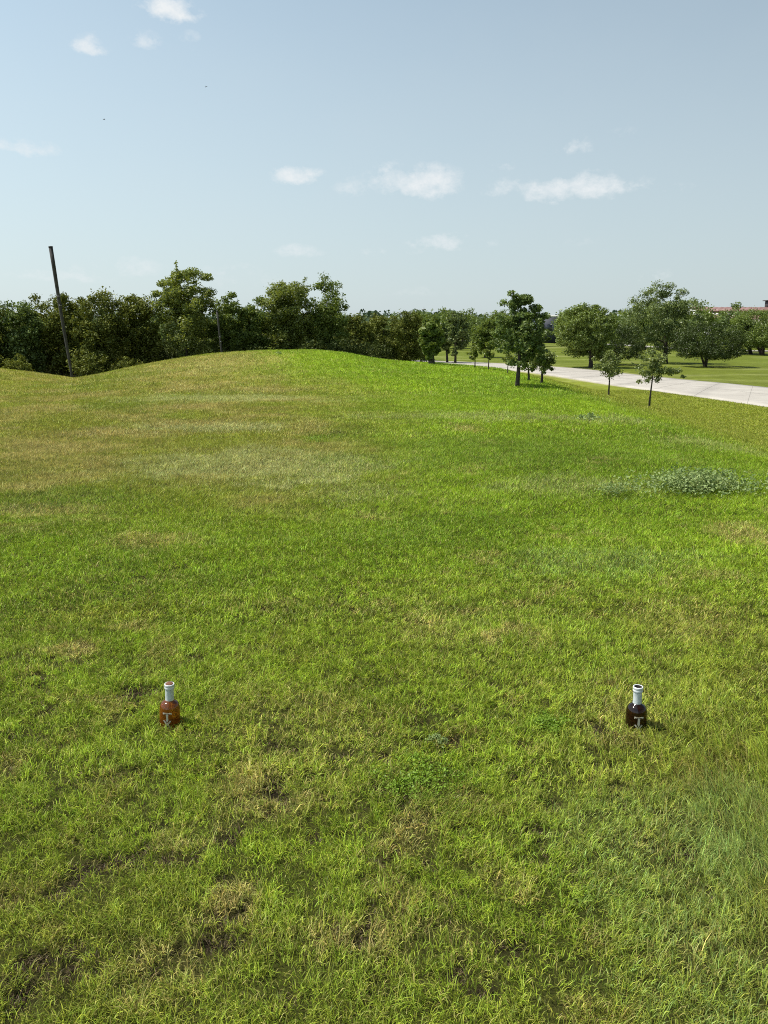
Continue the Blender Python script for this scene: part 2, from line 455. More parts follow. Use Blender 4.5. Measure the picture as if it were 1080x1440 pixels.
# ------------------------------------------------------------------ grass blades
def make_blades(n_per_m2, y0, y1, wid, length, seg, jitter_h=1.0, margin=.7, stray=0.0):
    # sample a wedge round the view, wider than the frame so a step aside still stands on turf
    A = .5 * (y1 - y0) * ((.50 * y0 + margin) * 2 + (.50 * y1 + margin) * 2)
    n = int(A * n_per_m2)
    # y ~ linear pdf
    yy = rng.uniform(y0, y1, int(n * 1.6)); wmax = .50 * y1 + margin
    xx = rng.uniform(-wmax, wmax, len(yy)); keep = np.abs(xx) < .50 * yy + margin
    xx, yy = xx[keep][:n], yy[keep][:n]
    ok = np.ones(len(xx), bool)
    h = hole_mask(xx, yy) if y1 < 12 else np.zeros(len(xx))
    clump = fbm(xx * 15, yy * 15, 51, 3)
    dead = rng.random(len(xx)) < h * .9
    ok &= ~dead | (rng.random(len(xx)) < .9)
    if y1 < 12: ok &= rng.random(len(xx)) < .4 + .35 * sstep(3.0, 5.5, yy) + 1.0 * sstep(.33, .58, clump)
    ok &= road_dist(xx, yy) > 3.9 if y1 > 16 else True
    if y1 > 30: ok &= ~((yy > 37) & (xx < 4))
    for B in (BL, BR): ok &= np.hypot(xx - B[0], yy - B[1]) > .047
    xx, yy, h, clump, dead = xx[ok], yy[ok], h[ok], clump[ok], dead[ok]
    n = len(xx)
    z = terrain(xx, yy) - .018 * h
    col = turf_colour(xx, yy, True)
    rr = rng.random(n)
    dry = rr < .11
    col = col * ((rng.uniform(.55, 1.55, n) if y0 < 4 else rng.uniform(.65, 1.4, n)) * (1 + (.32 - .2 * sstep(3, 9, yy)) * (2 * sstep(.25, .75, vnoise(xx / (wid * 8), yy / (wid * 10), 77)) - 1)))[:, None]
    col[:, 0] *= rng.uniform(.85, 1.18, n)
    col[dry] = (col[dry] * .35 + TAN * rng.uniform(.6, 1.25, dry.sum())[:, None] * .65)
    col[dead] = np.array([.13, .095, .05]) * rng.uniform(.35, 1.5, dead.sum())[:, None]
    longm = sstep(.0, 1, np.clip((xx - .75) / .8, 0, 1)) * (1 - sstep(2.3, 3.3, yy)) 
    L = length * rng.uniform(.45, 1.35, n) * (.7 + .2 * sstep(3, 6, yy) + (.75 - .4 * sstep(3, 6, yy)) * clump) * (1 + 1.9 * longm)
    L = np.where(dead, length * rng.uniform(.3, .85, n), L)
    if stray: L = np.where(rng.random(n) < stray, L * 1.9, L)
    for B in (BL, BR): L = np.where(np.hypot(xx - B[0], yy - B[1]) < .09, np.minimum(L, .035), L)
    W = wid * rng.uniform(.6, 1.3, n) * (1 - .25 * longm)
    # comb direction drifts over the lawn
    flow = fbm(xx * 1.1, yy * 1.1, 61, 2) * 4 * PI
    az = np.where(rng.random(n) < .25, flow + rng.normal(0, .7, n), rng.uniform(0, 2 * PI, n))
    az = np.where((longm > .3) & (rng.random(n) < .6), 2.2 + rng.normal(0, .5, n), az)
    lean = np.clip(np.abs(rng.normal(.95, .4, n)) * (1 - .4 * longm), .08, 1.5)
    lean = np.where(dry & (rng.random(n) < .5), rng.uniform(1.1, 1.5, n), lean)
    lean = np.where(dead, rng.uniform(1.15, 1.5, n), lean)
    dx, dy = np.cos(az), np.sin(az)
    fa = rng.uniform(0, 2 * PI, n)   # blade facing
    bx, by = np.cos(fa) * W / 2, np.sin(fa) * W / 2
    s1, c1 = np.sin(lean * .55), np.cos(lean * .55); s2, c2 = np.sin(lean * 1.25), np.cos(lean * 1.25)
    P0 = np.stack([xx, yy, z - .004], 1)
    P1 = P0 + np.stack([dx * s1, dy * s1, c1], 1) * (L * .5)[:, None]
    P2 = P1 + np.stack([dx * s2, dy * s2, c2], 1) * (L * .5)[:, None]
    Bv = np.stack([bx, by, np.zeros(n)], 1)
    if seg == 2:
        V = np.stack([P0 - Bv, P0 + Bv, P1 - Bv * .8, P1 + Bv * .8, P2], 1).reshape(-1, 3)
        k = np.arange(n)[:, None] * 5
        return V, k + np.array([0, 1, 3, 2]), k + np.array([2, 3, 4]), np.repeat(col, 5, 0)
    V = np.stack([P0 - Bv, P0 + Bv, P2], 1).reshape(-1, 3)
    k = np.arange(n)[:, None] * 3
    return V, np.zeros((0, 4), int), k + np.array([0, 1, 2]), np.repeat(col, 3, 0)

def merge(parts):
    V = []; Q = []; T = []; C = []; o = 0
    for (v, q, t, c) in parts:
        V.append(v); Q.append(q + o); T.append(t + o); C.append(c); o += len(v)
    return np.concatenate(V), np.concatenate(Q), np.concatenate(T), np.concatenate(C)
bl = [make_blades(52000, 1.2, 2.6, .0019, .029, 2, stray=.03, margin=.5),
      make_blades(34000, 2.6, 4.2, .0026, .031, 2, stray=.025, margin=.5),
      make_blades(16500, 4.2, 6.8, .0040, .034, 2, stray=.02),
      make_blades(8800, 6.8, 11.9, .0058, .04, 1, stray=.015),
      make_blades(2900, 11.9, 20, .0105, .05, 1, margin=1.2),
      make_blades(800, 20, 46, .021, .06, 1, margin=1.5)]
V, Q, T, C = merge(bl)
g = mk('grass', V, Q, T, M_BLADE, tint=C)
tag(g, 'short rough green grass with dry straw blades covering the whole foreground lawn', 'grass', kind='stuff')
print('blade verts', len(V))

# ------------------------------------------------------------------ broadleaf weeds in the turf
M_WEED = leaf_mat('weed_leaf', (.12, .19, .055), (.32, .39, .15), .25, 3, .015)
M_WEEDD = leaf_mat('clover_leaf', (.11, .19, .02), (.22, .34, .04), .25, 3, .015)
def weed_patch(name, cx, cy, rx, ry, n, size, hgt, m, label, seed):
    r = np.random.default_rng(seed)
    # stems radiate from plant crowns
    npl = max(3, n // 60)
    pc = r.normal(0, .45, (npl, 2)) * [rx, ry]
    k = r.integers(0, npl, n); a = r.uniform(0, 2 * PI, n); d = np.abs(r.normal(0, .16, n)) * min(1.0, rx * 1.6)
    x = cx + pc[k, 0] + np.cos(a) * d; y = cy + pc[k, 1] + np.sin(a) * d
    hz = hgt * r.uniform(.25, 1, n) * (1.1 - np.clip(d * 2.5, 0, .7))
    P = np.stack([x, y, terrain(x, y) + hz], 1)
    V, Q = leaf_quads(P, size, r, .7)
    o = mk(name, V, Q, None, m); tag(o, label, 'weeds', kind='stuff')
    return o

def leaf_quads(P, size, r, upbias=.4, aspect=.55, outward=None):
    n = len(P)
    d = r.normal(0, 1, (n, 3)); d[:, 2] *= .7; d /= np.linalg.norm(d, axis=1)[:, None]
    nr = r.normal(0, 1, (n, 3)); nr[:, 2] += upbias * 2
    if outward is not None: nr = nr * .8 + outward * 1.1
    b = np.cross(d, nr); b /= np.linalg.norm(b, axis=1)[:, None] + 1e-9
    s = size * r.uniform(.6, 1.35, n)[:, None]
    V = np.stack([P - d * s * .5, P + b * s * aspect * .5, P + d * s * .5, P - b * s * aspect * .5], 1).reshape(-1, 3)
    Q = np.arange(n)[:, None] * 4 + np.arange(4)
    return V, Q
wx, wy, _ = flat_at(985, 690)
weed_patch('weeds', 3.22, 8.0, .62, .40, 4200, .032, .2, M_WEED, 'pale blue-green broadleaf weed patch sprawling at the right edge of the lawn', 1)
for (px, py, r_, n, m, lb) in [(862, 697, .2, 700, M_WEED, 'small pale weed tuft just left of the large weed patch'), (440, 625, .25, 420, M_WEEDD, 'dark green weed tuft alone in the dry middle lawn'),
                            (775, 1022, .10, 1100, M_WEEDD, 'dark clover cushion to the left of the right bottle'), (600, 1110, .15, 1300, M_WEEDD, 'dark clover cushion in the centre foreground below both bottles'),
                            (618, 1046, .05, 300, M_WEED, 'pale dry weed rosette between the two bottles'), (820, 590, .5, 160, M_WEED, 'low weed tuft on the brow of the slope below the young trees'),
                            (395, 495, .25, 60, M_WEED, 'weed tuft on the crest of the mound')]:
    x, y, z = ground_at(px, py + (4 if py < 500 else 0))
    weed_patch('weeds', x, y, r_, r_ * .8, n, (.011 if y < 6 else .018 if y < 12 else .05), .022 if y < 6 else .12, m, lb, px)

# ------------------------------------------------------------------ bottles
def glass(name, c, rough=.03):
    m, nt, out = mat(name); L = nt.links
    p = N(nt, 'ShaderNodeBsdfPrincipled', i_Roughness=rough, i_IOR=1.45)
    p.inputs['Base Color'].default_value = (*c, 1); p.inputs['Transmission Weight'].default_value = .82
    g = N(nt, 'ShaderNodeNewGeometry'); no = N(nt, 'ShaderNodeTexNoise', i_Scale=60, i_Detail=5)
    L.new(g.outputs['Position'], no.inputs['Vector'])
    q = N(nt, 'ShaderNodeMapRange'); q.inputs[3].default_value = .02; q.inputs[4].default_value = .1
    L.new(no.outputs['Fac'], q.inputs[0]); L.new(q.outputs[0], p.inputs['Roughness'])
    L.new(p.outputs[0], out.inputs['Surface']); return m
M_SLEEVE = simple_mat('white_sleeve', (.46, .50, .50), (.64, .67, .67), 90, .55, .3, dist=.001)
M_RIM = simple_mat('white_rim', (.58, .60, .61), (.72, .74, .74), 120, .4, .1, dist=.001)
M_LOGO = simple_mat('cream_print', (.48, .42, .32), (.62, .56, .45), 150, .6, .1, dist=.001)
M_CORK = simple_mat('rusty_cork', (.10, .045, .025), (.20, .09, .05), 200, .8, .6, dist=.001)
M_HOLE = simple_mat('mouth_shade', (.03, .025, .02), (.06, .05, .04), 80, .8, .1, dist=.001)  # dark colour puts the shade inside the mouth onto its inner wall
def bottle(name, loc, c, label, facing, mark_z, cork, lean):
    e = empty(name, loc, label, 'bottle', 'bottles used as tee markers', 0)
    e.rotation_euler = (lean[0], lean[1], 0)
    R = .0425
    b = MB()
    prof = [(R * .93, -.085), (R, -.078), (R, .03), (R, .055), (R * .99, .068), (R * .965, .079), (R * .92, .087), (R * .84, .0945), (R * .72, .1005), (R * .58, .1045), (.0195, .1075), (.0170, .112)]
    b.lathe(prof, 48); body = b.build('glass_body', glass('amber_glass' if cork else 'brown_glass', c), e, True)
    s = MB(); s.lathe([(.0176, .1065), (.0180, .109), (.0174, .115), (.0172, .158), (.0176, .1605)], 40); s.build('neck_sleeve', M_SLEEVE, e, True)
    r = MB(); r.lathe([(.0178, .1605), (.0196, .1615), (.0200, .164), (.0200, .1705), (.0192, .1718), (.0201, .173), (.0203, .180), (.0196, .1825), (.0166, .1825), (.0160, .181), (.0158, .179)], 40, cap0=False, cap1=False); r.build('mouth_rim', M_RIM, e, True)
    p = MB()
    if cork: p.lathe([(.0155, .165), (.0157, .1835), (.0142, .1850)], 32); p.build('stopper', M_CORK, e, True)
    else: p.lathe([(.0157, .1815), (.0152, .178), (.0150, .150), (.002, .149)], 32, cap0=False); p.build('mouth_opening', M_HOLE, e, True)
    # printed mark: a T standing on an X, wrapped on the body
    def wrap(poly, name):
        V = []; Tn = []; nsub = 1
        for (off) in (.0004, .0012):
            for (x, z) in poly:
                a = facing + x / R; V.append(((R + off) * math.sin(a), -(R + off) * math.cos(a), z))
        n = len(poly)
        me = bpy.data.meshes.new(name)
        faces = [list(range(n, 2 * n))] + [[k, (k + 1) % n, n + (k + 1) % n, n + k] for k in range(n)]
        me.from_pydata(V, [], faces); me.materials.append(M_LOGO)
        o = bpy.data.objects.new(name, me); COL.objects.link(o); o.parent = e
    z0 = mark_z
    tp = [(-.0185, z0), (-.0185, z0 - .0065), (-.0165, z0 - .009), (-.015, z0 - .0055), (-.010, z0 - .0055), (-.0046, z0 - .0055), (-.0040, z0 - .022), (-.0052, z0 - .033), (0, z0 - .043),
          (.0052, z0 - .033), (.0040, z0 - .022), (.0046, z0 - .0055), (.010, z0 - .0055), (.015, z0 - .0055), (.0165, z0 - .009), (.0185, z0 - .0065), (.0185, z0), (.01, z0), (0, z0), (-.01, z0)]
    wrap(tp, 'letter_t')
    z1 = z0 - .036; w = .0165
    xp = [(-w, z1), (-w + .006, z1 + .0015), (-.001, z1 - .0115), (.001, z1 - .0115), (w - .006, z1 + .0015), (w, z1), (.0055, z1 - .016), (w, z1 - .032), (w - .007, z1 - .033), (0, z1 - .0215), (-w + .007, z1 - .033), (-w, z1 - .032), (-.0055, z1 - .016)]
    wrap(xp, 'letter_x')
    return e
bottle('whiskey_bottle', (BL[0], BL[1], BL[2] - .004), (.48, .14, .028), 'reddish amber bottle, white neck with rusty stopper, left of the two tee markers', 0, .070, True, (.02, .05))
bottle('whiskey_bottle', (BR[0], BR[1], BR[2] - .012), (.05, .016, .010), 'dark brown bottle with open white mouth, sunk in grass on the right', -.06, .067, False, (0, -.01))

# ------------------------------------------------------------------ trees
def crown_points(r, K, n, cen, rad, shell=.65, clump=.22, lump=.25, egg=0, flat=0, boxy=2, dome=False):
    """clump centres in an uneven egg-shaped volume, leaves gathered round each"""
    d = r.normal(0, 1, (K, 3)); d /= ((np.abs(d) ** boxy).sum(1) ** (1 / boxy))[:, None]
    rr = np.where(r.random(K) < shell, r.uniform(.68, .97, K), r.uniform(.05, .7, K))
    amp = 1 + lump * (vnoise(d[:, 0] * 2.2 + 5, d[:, 1] * 2.2 + d[:, 2] * 2.5, int(r.integers(99))) * 2 - 1)
    c = d * (rr * amp)[:, None]
    if egg: w = 1 - egg * c[:, 2]; c[:, 0] *= w; c[:, 1] *= w
    if dome: c[:, 2] = np.where(c[:, 2] < 0, c[:, 2] * .43, c[:, 2])
    if flat: c[:, 2] = np.where(c[:, 2] < -flat, -flat + (c[:, 2] + flat) * .25, c[:, 2])
    C = np.array(cen) + c * np.array(rad)
    k = r.integers(0, K, n); cs = clump * (.6 + .8 * r.random(K))
    off = r.normal(0, 1, (n, 3)); ln = np.linalg.norm(off, axis=1)[:, None]; off = off / ln * (r.random((n, 1)) ** .6) * np.where(r.random((n, 1)) < .15, 1.3, 1.0)
    ms = float(np.mean(rad))
    off *= (cs[k] * ms)[:, None] * np.array([1, 1, .75])
    return C, C[k] + off, off / (cs[k] * ms)[:, None]

def tree(name, label, cat, base, height, rad, cz, bark, leafm, seed, K=60, n=5000, leaf=.12, trunk_r=.12, stems=1, clump=.24, lump=.25, shell=.65, egg=0.0, flat=0, fork=.35,
         lean=(0, 0), group=None, twigs=0, upleaf=.4, extra=None, spread=.12, aspect=.55, outw=.6, boxy=2, dome=False):
    r = np.random.default_rng(seed); rd = random.Random(seed)
    e = empty(name, base, label, cat, group)
    cen = (lean[0], lean[1], cz)
    C, P, off = crown_points(r, K, n, cen, rad, shell, clump, lump, egg, flat, boxy, dome)
    if extra is not None:    # stray boughs: (dx, dy, z, radius, leaves)
        for (ex, ey, ez, er, en) in extra:
            ex, ey, ez = cen[0] + ex * rad[0], cen[1] + ey * rad[1], cen[2] + ez * rad[2]; er *= float(np.mean(rad))
            o2 = r.normal(0, 1, (en, 3)); o2 = o2 / np.linalg.norm(o2, axis=1)[:, None] * (r.random((en, 1)) ** .5) * er * np.array([1, 1, .6])
            P = np.vstack([P, np.array([ex, ey, ez]) + o2]); off = np.vstack([off, o2 / er]); C = np.vstack([C, [ex, ey, ez]])
    keep = P[:, 2] > .05; P = P[keep]; off = off[keep]
    tb = MB(); nodes = []
    for s in range(stems):
        a = 2 * PI * s / stems + rd.random(); sp = spread * height if stems > 1 else 0
        fz = cz - rad[2] * .55 if stems == 1 else cz
        fz = max(fz, height * .18)
        top = Vector((lean[0] * .7 + math.cos(a) * sp * 1.8, lean[1] * .7 + math.sin(a) * sp * 1.8, cz + rad[2] * (.45 if stems == 1 else .2)))
        pts = []; rads = []
        NS = 9
        for q in range(NS):
            t = q / (NS - 1)
            x = top.x * t ** 1.1 + math.sin(t * 5 + seed) * .02 * height * t; y = top.y * t ** 1.1 + math.cos(t * 4 + seed) * .02 * height * t
            pts.append((x, y, -.15 + (top.z + .15) * t)); rads.append(trunk_r * (1 if stems == 1 else .7) * ((1.35 if q == 0 else 1.0) - .8 * t))
        tb.tube(pts, rads, 8)
        nodes += [(Vector(pts[q]), rads[q]) for q in range(NS) if pts[q][2] > fz * .6]
    # boughs out to the leaf clumps
    order = sorted(range(len(C)), key=lambda q: (Vector(C[q]) - Vector(cen)).length)
    for q in order:
        c = Vector(C[q])
        best = min(nodes, key=lambda nd: (nd[0] - c).length + (2.0 if nd[0].z > c.z + .1 * height else 0))
        st, r0 = best; d = c - st
        if d.length < .05: continue
        r0 = min(r0 * .55, trunk_r * .4); mid = st + d * .5 + Vector((rd.uniform(-1, 1), rd.uniform(-1, 1), rd.uniform(-.3, .9))) * d.length * .12
        tb.tube([st, mid, c], [r0, r0 * .65, max(r0 * .25, .008)], 5, cap=False)
        nodes.append((mid, r0 * .65)); nodes.append((c, r0 * .4))
    for q in range(twigs):      # bare or thin shoots standing out of the top
        c = Vector(C[rd.randrange(len(C))]); u = (c - Vector(cen)).normalized(); u.z = abs(u.z) + .5; u.normalize()
        en = c + u * height * rd.uniform(.06, .16); tb.tube([c, (c + en) / 2 + Vector((rd.uniform(-.05, .05), 0, 0)), en], [.02, .014, .006], 4, cap=False)
        m = 40; t = r.random((m, 1)); P2 = np.array(c) * (1 - t) + np.array(en) * t + r.normal(0, .05 * height / 5, (m, 3)); P = np.vstack([P, P2]); off = np.vstack([off, P2 * 0])
    tb.build('trunk', bark, e, True)
    V, Q = leaf_quads(P, leaf, r, upleaf, aspect, outward=off * outw)
    mk('crown', V, Q, None, leafm, e)
    return e

def px_tree(name, label, cat, bpx, depth_or_v, vtop, pxl, pxr, vbot, bark, leafm, seed, by_depth=False, **kw):
    if by_depth:
        y = depth_or_v; a, s = ray(bpx, 500); x = a * y; z = float(terrain(x, y))
    else: x, y, z = ground_at(bpx, depth_or_v)
    ax, st = ray(bpx, vtop); top = EYE - st * y
    height = top - z
    _, sb = ray(bpx, vbot); zb = EYE - sb * y - z
    xl = ray(pxl, (vtop + vbot) / 2)[0] * y; xr = ray(pxr, (vtop + vbot) / 2)[0] * y
    zb = max(zb, -.1)
    rx = (xr - xl) / 2; rz = (height - zb) / 2
    kw.setdefault('lean', ((xl + xr) / 2 - x, 0))
    depth_r = kw.pop('ry', rx)
    cz_ = zb + rz; rzz = rz * .95
    if kw.get('dome'): cz_ = zb + .3 * 2 * rz; rzz = .7 * 2 * rz * .97
    e = tree(name, label, cat, (x, y, z), height, (rx * .93, depth_r * .93, rzz), cz_, bark, leafm, seed, **kw)
    return e

L_OAK = leaf_mat('live_oak_leaf', (.06, .095, .024), (.18, .24, .06), .25, .8, .03)
L_SAP = leaf_mat('sapling_leaf', (.09, .125, .035), (.25, .30, .09), .3, 1.5, .03)
L_BIG = leaf_mat('broad_leaf', (.055, .09, .018), (.22, .28, .06), .28, .6, .03)
L_BLUE = leaf_mat('grey_green_leaf', (.06, .095, .028), (.22, .27, .085), .25, .6, .03)
L_JUN = leaf_mat('juniper_leaf', (.022, .042, .008), (.062, .085, .013), .12, .7, .03)
L_COT = leaf_mat('cottonwood_leaf', (.09, .125, .025), (.24, .28, .065), .38, .5, .03)
L_THK = leaf_mat('thicket_leaf', (.05, .07, .014), (.21, .23, .048), .18, .25, .012, (.22, .19, .045))
L_ELM = leaf_mat('elm_leaf', (.06, .10, .022), (.19, .24, .055), .35, .35, .015)

# -- right side, near to far
px_tree('oak_sapling', 'nearest young oak, crooked thin trunk and a bough reaching right toward the road', 'young tree', 913, 573, 486, 898, 940, 545, M_BARK, L_SAP, 11, K=60, n=4200, leaf=.06, trunk_r=.034, clump=.26,
        lump=.4, extra=[(1.25, .0, -.25, .42, 330), (1.75, .1, -.2, .36, 200), (2.2, .0, -.5, .2, 90), (-.95, 0, -.75, .25, 90)], twigs=5, egg=.15)
px_tree('oak_sapling', 'young oak with small upright oval crown beside the road, left of the crooked one', 'young tree', 856, 557, 489, 836, 876, 537, M_BARK, L_SAP, 12, K=55, n=3800, leaf=.06, trunk_r=.034, clump=.26, lump=.35, twigs=5, egg=.2)
px_tree('oak_tree', 'tall dark oak with ragged pointed crown standing alone on the brow of the lawn', 'tree', 727, 543, 415, 697, 770, 524, M_BARK, L_OAK, 13, K=150, n=15000, leaf=.08, trunk_r=.07, clump=.17, lump=.5, egg=.28, twigs=12,
        extra=[(-.85, .1, .38, .22, 240), (.95, 0, .5, .2, 220), (.1, 0, .93, .32, 700), (-.25, .1, .82, .3, 500), (.55, 0, .7, .26, 400)])
px_tree('oak_sapling', 'small oak with drooping round crown, just right of the tall oak', 'young tree', 761, 539, 491, 745, 786, 524, M_BARK, L_SAP, 14, K=45, n=3400, leaf=.075, trunk_r=.05, clump=.3, lump=.4, twigs=4)
px_tree('oak_sapling', 'small oak half hidden behind the right side of the tall oak', 'young tree', 744, 535, 488, 726, 758, 521, M_BARK, L_SAP, 15, K=40, n=2800, leaf=.075, trunk_r=.045, clump=.3, lump=.4)
px_tree('oak_sapling', 'spindly sapling left of the tall oak, partly behind its crown', 'young tree', 714, 526, 494, 705, 724, 512, M_BARK, L_COT, 16, K=20, n=700, leaf=.07, trunk_r=.025, clump=.32, lump=.4)
px_tree('oak_sapling', 'thin sapling at the near edge of the road end, second from the left', 'young tree', 687, 520, 484, 678, 696, 508, M_BARK, L_COT, 17, K=20, n=600, leaf=.10, trunk_r=.03, clump=.3, lump=.4, twigs=3)
px_tree('oak_sapling', 'thin sparse sapling farthest left along the road', 'young tree', 668, 517.5, 483, 657, 677, 508, M_BARK, L_COT, 18, K=20, n=520, leaf=.10, trunk_r=.03, clump=.3, lump=.4, twigs=3)
px_tree('broadleaf_tree', 'large dense round-headed tree across the road, behind the left juniper', 'tree', 831, 517, 424, 780, 872, 507, M_BARK, L_BIG, 19, K=230, n=36000, leaf=.16, trunk_r=.2, clump=.15, lump=.10, shell=.9, boxy=2.0, outw=1.8)
px_tree('juniper_tree', 'dark flat-topped juniper, leftmost, in front of the round-headed tree', 'juniper', 868, 513, 453, 818, 912, 507, M_BARKDARK, L_JUN, 20, K=190, n=36000, leaf=.10, trunk_r=.17, stems=3, clump=.16, lump=.10, shell=.9, boxy=2.3, dome=True, outw=2.4, spread=.16)
px_tree('pecan_tree', 'tallest grey-green spreading tree standing between the two dark junipers', 'tree', 935, 511, 398, 888, 984, 505, M_BARK, L_BLUE, 21, K=160, n=26000, leaf=.18, trunk_r=.25, clump=.18, lump=.35, shell=.7, egg=.1, twigs=10,
        extra=[(-.9, 0, .35, .2, 300), (1.05, 0, .1, .22, 360), (.45, 0, .8, .22, 300), (0, 0, .95, .25, 360)])
px_tree('juniper_tree', 'broad dome-shaped juniper on forked trunk under the red-roofed building', 'juniper', 992, 516, 449, 943, 1052, 505, M_BARKDARK, L_JUN, 22, K=210, n=42000, leaf=.10, trunk_r=.18, stems=3, clump=.15, lump=.10, shell=.9, boxy=2.3, dome=True, outw=2.4, spread=.16)
px_tree('juniper_tree', 'tall wide juniper at the right border, hiding part of the red roof', 'juniper', 1072, 499, 427, 1016, 1116, 490, M_BARKDARK, L_BIG, 23, K=180, n=32000, leaf=.18, trunk_r=.36, stems=3, clump=.16, lump=.12, shell=.9, dome=True, outw=1.8, spread=.12)
px_tree('juniper_tree', 'smaller forked juniper just left of the tall one at the border', 'juniper', 1056, 498, 440, 1018, 1062, 486, M_BARKDARK, L_JUN, 24, K=60, n=11000, leaf=.2, trunk_r=.35, stems=2, clump=.24, lump=.2, shell=.8, outw=1.3, spread=.1)
# -- mid distance, left of the tall oak
px_tree('roadside_tree', 'round green tree beyond the road, just left of the tall oak', 'tree', 683, 503, 449, 661, 706, 497, M_BARK, L_ELM, 25, K=100, n=13000, leaf=.24, trunk_r=.24, clump=.22, lump=.25)
px_tree('roadside_tree', 'upright tree with bare shoots at its top near the road end', 'tree', 640, 512, 433, 622, 660, 502, M_BARK, L_BLUE, 26, K=90, n=12000, leaf=.2, trunk_r=.14, clump=.2, lump=.35, twigs=16, egg=.2)
px_tree('roadside_tree', 'short-trunked tree between the bare-topped tree and the thicket end', 'tree', 629, 511.5, 450, 612, 640, 500, M_BARK, L_OAK, 27, K=70, n=8000, leaf=.2, trunk_r=.14, clump=.22, lump=.3)
px_tree('roadside_tree', 'dark tree with short trunk touching the right end of the thicket', 'tree', 607, 511.5, 447, 590, 622, 502, M_BARK, L_ELM, 28, K=70, n=9000, leaf=.2, trunk_r=.15, clump=.22, lump=.25)
px_tree('roadside_tree', 'small dark tree on a thin trunk between tall oak and round-headed tree', 'tree', 759, 487, 462, 744, 776, 482, M_BARK, L_OAK, 29, K=40, n=3000, leaf=.35, trunk_r=.25, clump=.25, lump=.25)

# -- the long thicket on the left, each tree on its own
TH = 'trees of the thicket behind the mound'
def thick(bpx, y, vt, l, r_, lb, m, seed, nm='thicket_tree', vb=540, **kw):
    a = dict(K=130, n=21000, leaf=.17, trunk_r=.10, clump=.25, lump=.3, shell=.7, outw=1.1, twigs=6, boxy=2.4); a.update(kw)
    return px_tree(nm, lb, 'tree', bpx, y, vt, l, r_, vb, M_BARK, m, seed, by_depth=True, group=TH, **a)
thick(28, 55, 419, -12, 62, 'dark thicket tree at the left picture edge, small pointed top', L_OAK, 31)
thick(-35, 54, 425, -75, 8, 'thicket tree cut by the left picture edge', L_THK, 32)
thick(84, 57, 407, 50, 118, 'thicket tree directly behind the tall leaning pole', L_THK, 33)
thick(135, 56, 406, 102, 176, 'brownish rounded thicket tree right of the tall leaning pole', L_THK, 34, lump=.25)
thick(192, 58, 413, 165, 222, 'narrow dark thicket tree left of the tall feathery cottonwood', L_THK, 35)
thick(262, 58, 378, 216, 304, 'tall feathery cottonwood, highest of the thicket on the left', L_COT, 36, nm='cottonwood_tree', vb=500, K=200, n=26000, lump=.2, shell=.55, twigs=18, clump=.2, boxy=2.2,
      extra=[(-.95, 0, .45, .2, 260), (-.7, 0, .7, .2, 260), (.35, 0, .95, .3, 420), (.8, 0, .85, .22, 300), (.85, 0, .5, .26, 300), (0, 0, .9, .26, 360)])
thick(318, 60, 418, 296, 346, 'low thicket tree right of the cottonwood, behind the short thin pole', L_ELM, 37)
thick(352, 61, 422, 330, 380, 'low rounded thicket tree left of the twin-crowned trees', L_ELM, 38)
thick(408, 62, 380, 366, 442, 'open-crowned tall tree, left one of the twin-crowned pair', L_COT, 39, nm='cottonwood_tree', vb=505, K=190, shell=.55, n=24000, lump=.2, boxy=2.2, clump=.22, twigs=12)
thick(456, 63, 386, 426, 490, 'open-crowned tall tree, right one of the twin-crowned pair', L_ELM, 40, nm='cottonwood_tree', vb=520, K=170, shell=.55, n=20000, boxy=2.2, lump=.2, clump=.22, twigs=10)
thick(500, 70, 438, 478, 528, 'thicket tree just right of the twin-crowned pair', L_THK, 41)
thick(538, 74, 444, 514, 566, 'low brownish tree in the dip of the thicket above the green slope', L_THK, 42)
thick(572, 78, 438, 548, 600, 'last rounded thicket tree before the roadside trees', L_THK, 43, vb=520)
thick(592, 84, 452, 572, 612, 'small dark tree closing the right end of the thicket', L_OAK, 44, vb=520, n=10000)
# undergrowth bushes in front, and the row behind
bush = px_tree('thicket_bush', 'leafy bush in the shade at the foot of the thicket behind the mound', 'bush', 120, 51, 490, 100, 150, 540, M_BARK, L_THK, 50, by_depth=True, K=34, n=2600, leaf=.15, trunk_r=.04, stems=3, clump=.3, lump=.4, group='bushes at the foot of the thicket', twigs=8)
rd = random.Random(5)
for (bx, by, s) in [(-28, 50, 1.1), (-25, 51, 1.2), (-22.5, 50, .9), (-16.5, 52, .8), (-7.5, 55, .8)]:
    copy_tree(bush, (bx, by, float(terrain(bx, by))), s, rd.uniform(0, 6))
r = np.random.default_rng(77); m_ = 70000
uy = r.uniform(0, 1, m_); ux = r.uniform(-48, -1, m_) + uy * 2; uyy = 58 + uy * 8 + np.clip((ux + 6) * 1.0, 0, 22)
uz = terrain(ux, uyy) + (.8 + 2.6 * fbm(ux * .4, uyy * .4, 7)) * r.uniform(0, 1, m_) ** .8
V, Q = leaf_quads(np.stack([ux, uyy, uz], 1), .22, r, .3)
tag(mk('undergrowth', V, Q, None, leaf_mat('undergrowth_shade_leaf', (.03, .042, .012), (.08, .10, .025), .1, .5, .01)), 'dense undergrowth, leaves coloured dark for shade, filling the foot of the thicket behind the mound', 'undergrowth', kind='stuff')  # deep shade at the thicket's foot is put into this leaf colour
back = thick(60, 66, 432, 20, 105, 'tree in the second row of the thicket, mostly hidden by the front row', L_THK, 60, n=9000, twigs=3)
back['group'] = 'second row of thicket trees'
back2 = thick(230, 68, 434, 190, 280, 'tree in the second row of the thicket, mostly hidden by the front row', L_OAK, 61, n=9000, twigs=3)
back2['group'] = 'second row of thicket trees'
k = 0
